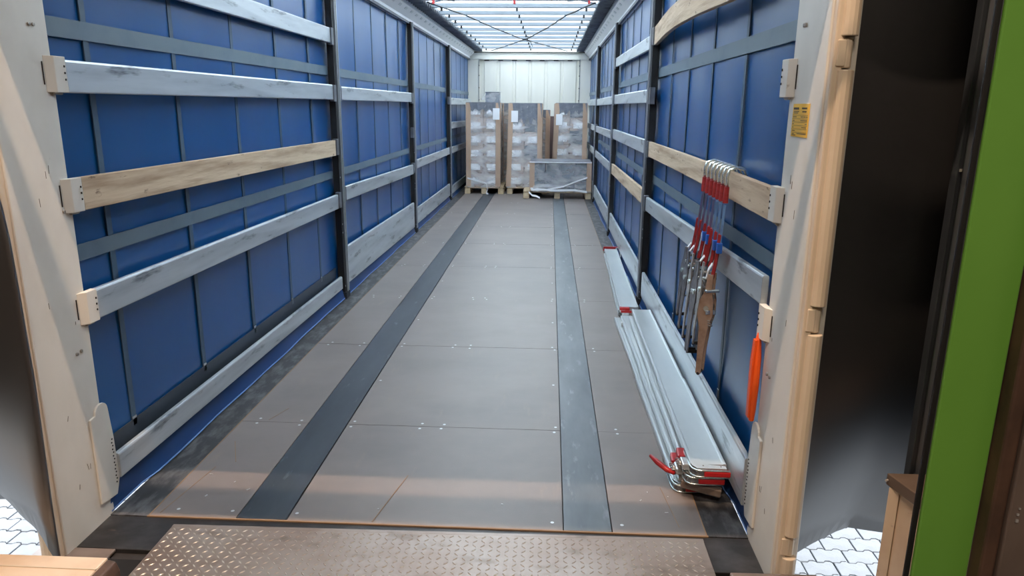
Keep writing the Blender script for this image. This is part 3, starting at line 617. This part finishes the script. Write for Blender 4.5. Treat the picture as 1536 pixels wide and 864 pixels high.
data = [(0, 'ratchet_grey', .34, .06, 0, 1, 0, 'strap hooked farthest from the pillar, dull blue webbing and grey ratchet'),
        (0, 'ratchet_grey', .38, .07, 0, 1, -.01, 'second strap from the far end, blue-red webbing with grey ratchet'),
        (0, 'zinc', .40, .04, 1, 0, .0, 'third strap from the far end of the row, small blue tag'),
        (0, 'ratchet_grey', .41, .03, 1, 0, -.02, 'middle strap of the seven hung in a row on the wooden slat'),
        (1, 'ratchet_grey', .42, .05, 0, 1, -.01, 'third strap from the pillar, light blue webbing and large white label'),
        (1, 'zinc', .36, .02, 1, 0, .01, 'second strap from the pillar, light blue webbing and blue tag'),
        (1, 'ratchet_tan', .43, .02, 1, 1, -.03, 'strap nearest the pillar, with a worn tan ratchet handle')]
for i, (y, (lt, bd, zr, tl, tb, lb, hz, lab)) in enumerate(zip(ys, data)):
    ratchet_strap(i, y, lab, lt, bd, zr, tl, tb, lb, hz, [.2, .15, 0, .1, .05, .0, 1.1][i])
# orange bundle hooked on the pillar
t = thing('orange_strap', 'orange folded lashing strap hanging against the right rear pillar', 'strap', (1.222, 2.50, .80))
obj('folded_webbing', MB().tube([(0, 0, -.005), (-.002, -.004, -.03), (0, -.005, -.10), (.0, -.006, -.2), (.0, .0, -.30), (.002, .004, -.345)], [.005, .011, .014, .015, .014, .010], 10), 'orange_web', t)
obj('outer_fold', MB().ribbon([(-.013, -.004, -.03), (-.017, -.002, -.12), (-.016, .0, -.22), (-.013, .004, -.33)], (.0, .026, 0), .006), 'orange_web', t)
obj('wire_hook', MB().tube([(.0, .0, .0), (.0, -.012, .012), (.006, -.03, .014), (.012, -.03, .0)], .003, 6), 'bolt_steel', t, smooth=True)

# ================================================================== dock leveller
dl = thing('dock_leveller', 'worn steel chequer plate ramp lip bridging the dock and trailer floor', 'ramp', (.06, 1.6, .0))
LD = lambda m: [setattr(m, 'v', [(a-.06, b-1.6, c) for a, b, c in m.v]), m][1]
obj('lip_plate', LD(MB().prism([(-.945, 2.372), (1.062, 2.405), (1.064, .6), (-.930, .6)], lambda a, b, z: (a, b, z), .0005, .0135)), 'chequer', dl, bevel=.003)
obj('plate_edge', LD(MB().prism([(-.945, 2.377), (1.062, 2.410), (1.062, 2.392), (-.945, 2.359)], lambda a, b, z: (a, b, z), -.003, .0142)), 'chequer', dl, bevel=.002)
q = MB(); p = .030; i = 0
y = 1.75
while y < 2.345:
    x = -.925+(i % 2)*p/2*0
    j = 0
    while x < 1.045:
        a = math.radians(45 if (i+j) % 2 else -45)
        dx, dy = math.cos(a)*.0125, math.sin(a)*.0125; nx, ny = -math.sin(a)*.0032, math.cos(a)*.0032
        yy = y+.0165*(x+.945)/2.0*2
        if yy < 2.368+.0165*(x+.945)-.02:
            q.add([(x-dx, yy-dy, .0134), (x+nx, yy+ny, .0134), (x+dx, yy+dy, .0134), (x-nx, yy-ny, .0134), (x-dx*.45, yy-dy*.45, .0158), (x+dx*.45, yy+dy*.45, .0158)],
                  [(0, 3, 4), (3, 2, 5, 4), (2, 1, 5), (1, 0, 4, 5)])
        x += p; j += 1
    y += p*.9; i += 1
obj('tread_pattern', LD(q), 'tread_metal', dl, kind='stuff')

# ================================================================== dock and warehouse shell
df = struct('floor_dock', MB().box(-4, 4, -6, 1.0, -.2, -.012).box(-1.9, 1.08, 1.0, 1.55, -.2, -.012), 'steel_sill')
struct('trim_3', MB().box(-.90, 1.04, 1.5, 2.1, -.5, -.02), 'rubber_black')
struct('wall_dock_left', MB().box(-4, -1.75, 1.35, 1.55, -1.2, 6), 'wall_grey')
struct('wall_dock_right', MB().box(1.82, 4, 1.35, 1.55, -1.2, 6), 'wall_grey')
struct('wall_side_left', MB().box(-4.1, -4, -6, 1.5, -.2, 6), 'wall_grey')
struct('wall_side_right', MB().box(4, 4.1, -6, 1.5, -.2, 6), 'wall_grey')
struct('wall_rear', MB().box(-4, 4, -6.1, -6, -.2, 6), 'wall_grey')
struct('ceiling_warehouse', MB().box(-4.1, 4.1, -6.1, 2.3, 6, 6.1), 'ceiling_grey')
struct('wall_shelter_head', MB().box(-1.95, 1.95, 1.92, 1.97, 2.98, 6), 'shelter_black')
struct('trim_4', MB().box(-1.95, 1.95, 1.91, 2.5, 2.80, 2.98), 'shelter_black')  # unseen; near edge placed to cut off the lamp light on pillars and floor
struct('wall_shelter_left', MB().box(-2.0, -1.95, 1.5, 2.5, .25, 6), 'shelter_black')
struct('wall_shelter_right', MB().box(1.95, 2.0, 1.5, 2.5, .25, 6), 'shelter_black')
struct('added_shade_beam', MB().box(-1.7, 1.7, 1.10, 1.48, 3.9, 4.0), 'wall_grey')  # unseen beam, added to shade the floor in front of the warm band
def head(x0, x1, nm):
    return struct(nm, MB().box(x0, x1, 1.35, 1.55, 5.95, 6.0), 'wall_grey')
struct('wall_shelter_base', MB().box(-1.75, 1.82, .9, 1.0, -1.2, -.21), 'wall_grey')

# shelter side curtains
def flap(s, prof_x, prof_zb, yfun, label):
    n = len(prof_x); nz = 26; vs = []; fs = []
    for off in (0, .012):
        for i in range(n):
            for k in range(nz+1):
                f = k/nz; z = prof_zb[i]+(2.95-prof_zb[i])*f; dx, dy = yfun(prof_x[i], z)
                vs.append((s*(prof_x[i]+dx), dy+off, z))
    K = nz+1; n1 = n*K
    for i in range(n-1):
        for k in range(nz):
            a = i*K+k; fs.append((a, a+K, a+K+1, a+1)); fs.append((n1+a, n1+a+1, n1+a+K+1, n1+a+K))
    for i in range(n-1): a = i*K; fs.append((a, n1+a, n1+a+K, a+K))
    for k in range(nz): fs.append((k, k+1, n1+k+1, n1+k)); b = (n-1)*K+k; fs.append((b, n1+b, n1+b+1, b+1))
    o = obj('shelter_curtain', MB().add(vs, fs), 'shelter_black', smooth=True, origin=(s*1.5, 2.2, .2))
    tag(o, label, 'curtain', 'black dock shelter side curtains'); return o
pxs = [1.315, 1.34, 1.37, 1.40, 1.44, 1.484, 1.53, 1.58, 1.65, 1.75, 1.85, 1.96]
pzs = [.042, .036, .033, .031, .028, .022, .013, .007, -.008, -.022, -.03, -.03]
flap(1, pxs, pzs, lambda x, z: (0, 2.25+.03*math.sin((x-1.3)*5)+.42*max(0, .95-z)**2*min(.72, (x-1.3)*2.1)), 'black rubber dock seal curtain at right of the trailer, curved lower edge')
pxl = [1.20, 1.215, 1.23, 1.26, 1.30, 1.33, 1.39, 1.457, 1.548, 1.626, 1.8, 1.96]
pzl = [.02, .05, .082, .112, .124, .126, .115, .10, .085, .068, .06, .06]
def lf(x, z):
    g = max(0, (1.33-x)/.13)
    zz = [(-.1, 0), (.2, 0), (.68, -.012), (1.07, -.008), (1.22, -.005), (1.38, .02), (1.7, .065), (3, .09)]
    e = .09
    for (a, b), (c, d) in zip(zz[:-1], zz[1:]):
        if a <= z <= c: e = b+(d-b)*(z-a)/(c-a)
    return (g*e, 2.092+.42*max(0, .95-z)**2*min(1, max(0, x-1.235)*2.6))
flap(-1, pxl, pzl, lf, 'black rubber dock seal curtain at the left frame edge, overlapping the left pillar')

# right-hand dock door frame
t = thing('door_frame_post', 'bright green painted upright post at the right of the dock door', 'post', (1.44, 1.62, -.01))
obj('green_face', MB().box(-.066, .066, -.02, -.008, 0, 3.2), 'green_paint', t, bevel=.004)
obj('rubber_seal', MB().box(-.080, -.067, -.012, -.004, 0, 3.2), 'rubber_black', t, bevel=.002)
t = thing('door_track', 'dark brown rusty steel door track right of the green post', 'door track', (1.62, 1.56, -.01))
obj('rusty_edge', MB().box(-.112, -.078, -.0, .05, 0, 3.2), 'rust_brown', t, bevel=.006)
obj('track_face', MB().box(-.077, .20, -.01, .05, 0, 3.2), 'brown_paint', t, bevel=.004)
obj('track_rib', MB().box(.0, .03, -.03, -.011, 0, 3.2), 'brown_paint', t, bevel=.006)
n = 12
obj('bolt', MB().prism([(.012*math.cos(2*math.pi*i/n), .012*math.sin(2*math.pi*i/n)) for i in range(n)], lambda a, b, y: (-.045+a, y, .885+b), -.018, -.011), 'rust_brown', t, bevel=.002)
obj('weld_spots', MB().box(-.062, -.056, -.014, -.011, .655, .662).box(-.062, -.057, -.014, -.011, .672, .677).box(-.06, -.056, -.014, -.011, .688, .692), 'screw_bright', t, kind='stuff')
t = thing('dock_upright', 'grey metal upright of the dock shelter behind the green post', 'post', (1.70, 2.17, -.4))
mat('upright_grey', srgb(104, 110, 120), .4, .2)
obj('frame_profile', MB().box(-.045, .02, 0, .04, 0, 3.2), 'upright_grey', t, bevel=.004)
obj('frame_flange', MB().box(.021, .22, .01, .04, 0, 3.2), 'steel_post', t, bevel=.003)
obj('clamp_strip', MB().box(-.062, -.046, -.004, .03, 0, 3.2), 'strip_black', t, bevel=.003)
obj('screw', MB().box(-.056, -.050, -.008, -.005, 1.80, 1.808), 'screw_bright', t)
# capped guard block right
t = thing('bumper_box', 'tan boxed dock bumper with dark brown cap behind the green post', 'bumper', (1.68, 1.95, -1.2))
obj('body', MB().prism([(1.575, 2.10), (1.665, 1.74), (1.90, 1.74), (1.90, 2.10)], lambda a, b, z: (a-1.68, b-1.95, z+1.2), -1.2, .412), 'tan_paint', t, bevel=.004)
obj('edge_strip', MB().prism([(1.556, 2.115), (1.574, 2.085), (1.590, 2.12)], lambda a, b, z: (a-1.68, b-1.95, z+1.2), -1.2, .412), 'tan_paint', t)
obj('cap', MB().prism([(1.553, 2.135), (1.655, 1.70), (1.92, 1.70), (1.92, 2.135)], lambda a, b, z: (a-1.68, b-1.95, z+1.2), .413, .452), 'brown_paint', t, bevel=.003)
obj('screw', MB().tube([(-.127, .175, 1.632), (-.134, .172, 1.632)], .004, 8), 'screw_bright', t)
# low blocks left and right of the leveller
t = thing('dock_block', 'tan painted low block with worn brown corner beside the ramp, bottom left', 'bumper', (-1.4, 1.8, -.15))
obj('top_block', MB().prism([(-1.9, 1.56), (-1.9, 2.035), (-.985, 2.04), (-.985, 1.56)], lambda a, b, z: (a+1.4, b-1.8, z+.15), -.15, .10), 'tan_paint', t, bevel=.006)
obj('worn_corner', MB().prism([(-.984, .098), (-.955, .090), (-.945, .06), (-.945, -.15), (-.984, -.15)], lambda a, b, y: (a+1.4, y-1.8, b+.15), 1.56, 2.035), 'rust_brown', t, bevel=.006)
obj('edge_trim', MB().box(-.5, .415, .17, .176, .249, .253), 'post_paint', t)
t = thing('dock_block', 'dark brown low block beside the ramp at bottom right, below the pillar', 'bumper', (1.22, 1.9, -.15))
obj('top_block', MB().prism([(1.078, 1.56), (1.078, 2.095), (1.36, 2.10), (1.36, 1.56)], lambda a, b, z: (a-1.22, b-1.9, z+.15), -.15, .098), 'brown_paint', t, bevel=.005)
t = thing('rear_bumper_plate', 'brown steel plate under the left pillar foot', 'plate', (-1.25, 2.17, -.1))
obj('plate', MB().box(-.12, .16, -.05, .065, .085, .096), 'brown_paint', t, bevel=.003)

# ================================================================== yard: interlocking pavers
gr = struct('ground', MB().box(-40, 40, -8, 60, -1.32, -1.262), 'paver_joint')
def paver_poly(cx, cy, L=.20, Wd=.165, d=.022):
    # wavy bone shape: long side with two kinks
    return [(cx-L/2, cy-Wd/2), (cx-L*.22, cy-Wd/2), (cx-L*.14, cy-Wd/2+d), (cx+L*.14, cy-Wd/2+d), (cx+L*.22, cy-Wd/2), (cx+L/2, cy-Wd/2),
            (cx+L/2, cy+Wd/2-d*0), (cx+L*.22, cy+Wd/2), (cx+L*.14, cy+Wd/2+d), (cx-L*.14, cy+Wd/2+d), (cx-L*.22, cy+Wd/2), (cx-L/2, cy+Wd/2)]
base = None
def paver_mesh():
    L, Wd, d, g = .20, .135, .016, .0035
    b = -Wd/2+g
    lo = [(-L/2+g, b), (-L*.30, b), (-L*.22, b+d), (-L*.08, b+d), (0, b), (L*.20, b), (L*.28, b+d), (L*.42, b+d), (L/2-g, b+.002)]
    hi = [(x, y+Wd-2*g) for x, y in lo]
    sh = .09                                   # slanted ends
    poly = lo+[(x+sh*0, y) for x, y in reversed(hi)]
    
    n = len(poly); vs = [(x, y, -.06) for x, y in poly]+[(x, y, -.004) for x, y in poly]+[(x*.97, y*.96, 0) for x, y in poly]
    fs = [tuple(range(2*n, 3*n))]+[(i, (i+1) % n, n+(i+1) % n, n+i) for i in range(n)]+[(n+i, n+(i+1) % n, 2*n+(i+1) % n, 2*n+i) for i in range(n)]
    me = bpy.data.meshes.new('paver'); me.from_pydata(vs, [], fs); me.materials.append(MATS['paver']); return me, L, Wd
pm, PLn, PW = paver_mesh()
def patch(x0, x1, y0, y1):
    r = 0; y = y0
    while y < y1:
        x = x0+(r % 2)*PLn*.5
        while x < x1:
            o = bpy.data.objects.new('paver', pm); COL.objects.link(o); o.parent = gr
            o.location = (x, y, -1.2+random.uniform(-.002, .002)); x += PLn
        y += PW; r += 1
patch(-4.1, -1.9, 3.2, 5.0)
patch(1.6, 3.5, 3.2, 5.0)
def rest(x0, x1, y0, y1): return MB().box(x0, x1, y0, y1, -1.262, -1.202)
r = MB()
for b in ((-40, -4.25, -8, 60), (3.65, 40, -8, 60), (-4.25, 3.65, 5.1, 60), (-4.25, 3.65, -8, 3.1), (-1.8, 1.5, 3.1, 5.1)): r.box(b[0], b[1], b[2], b[3], -1.262, -1.203)
obj('distant_paving', r, 'paver', gr, kind='stuff')
q = MB()
for k in range(14):
    a = random.uniform(0, 6.28); q.bar((-2.78, 4.06, -1.197), (-2.78+.05*math.cos(a), 4.06+.05*math.sin(a), -1.17), .012, .002)
MATS['weed'] = mat('weed', srgb(120, 170, 50), .6)
tag(obj('weed', q, 'weed', origin=(-2.78, 4.06, -1.2)), 'small green weed growing between the yard pavers at left', 'plant')
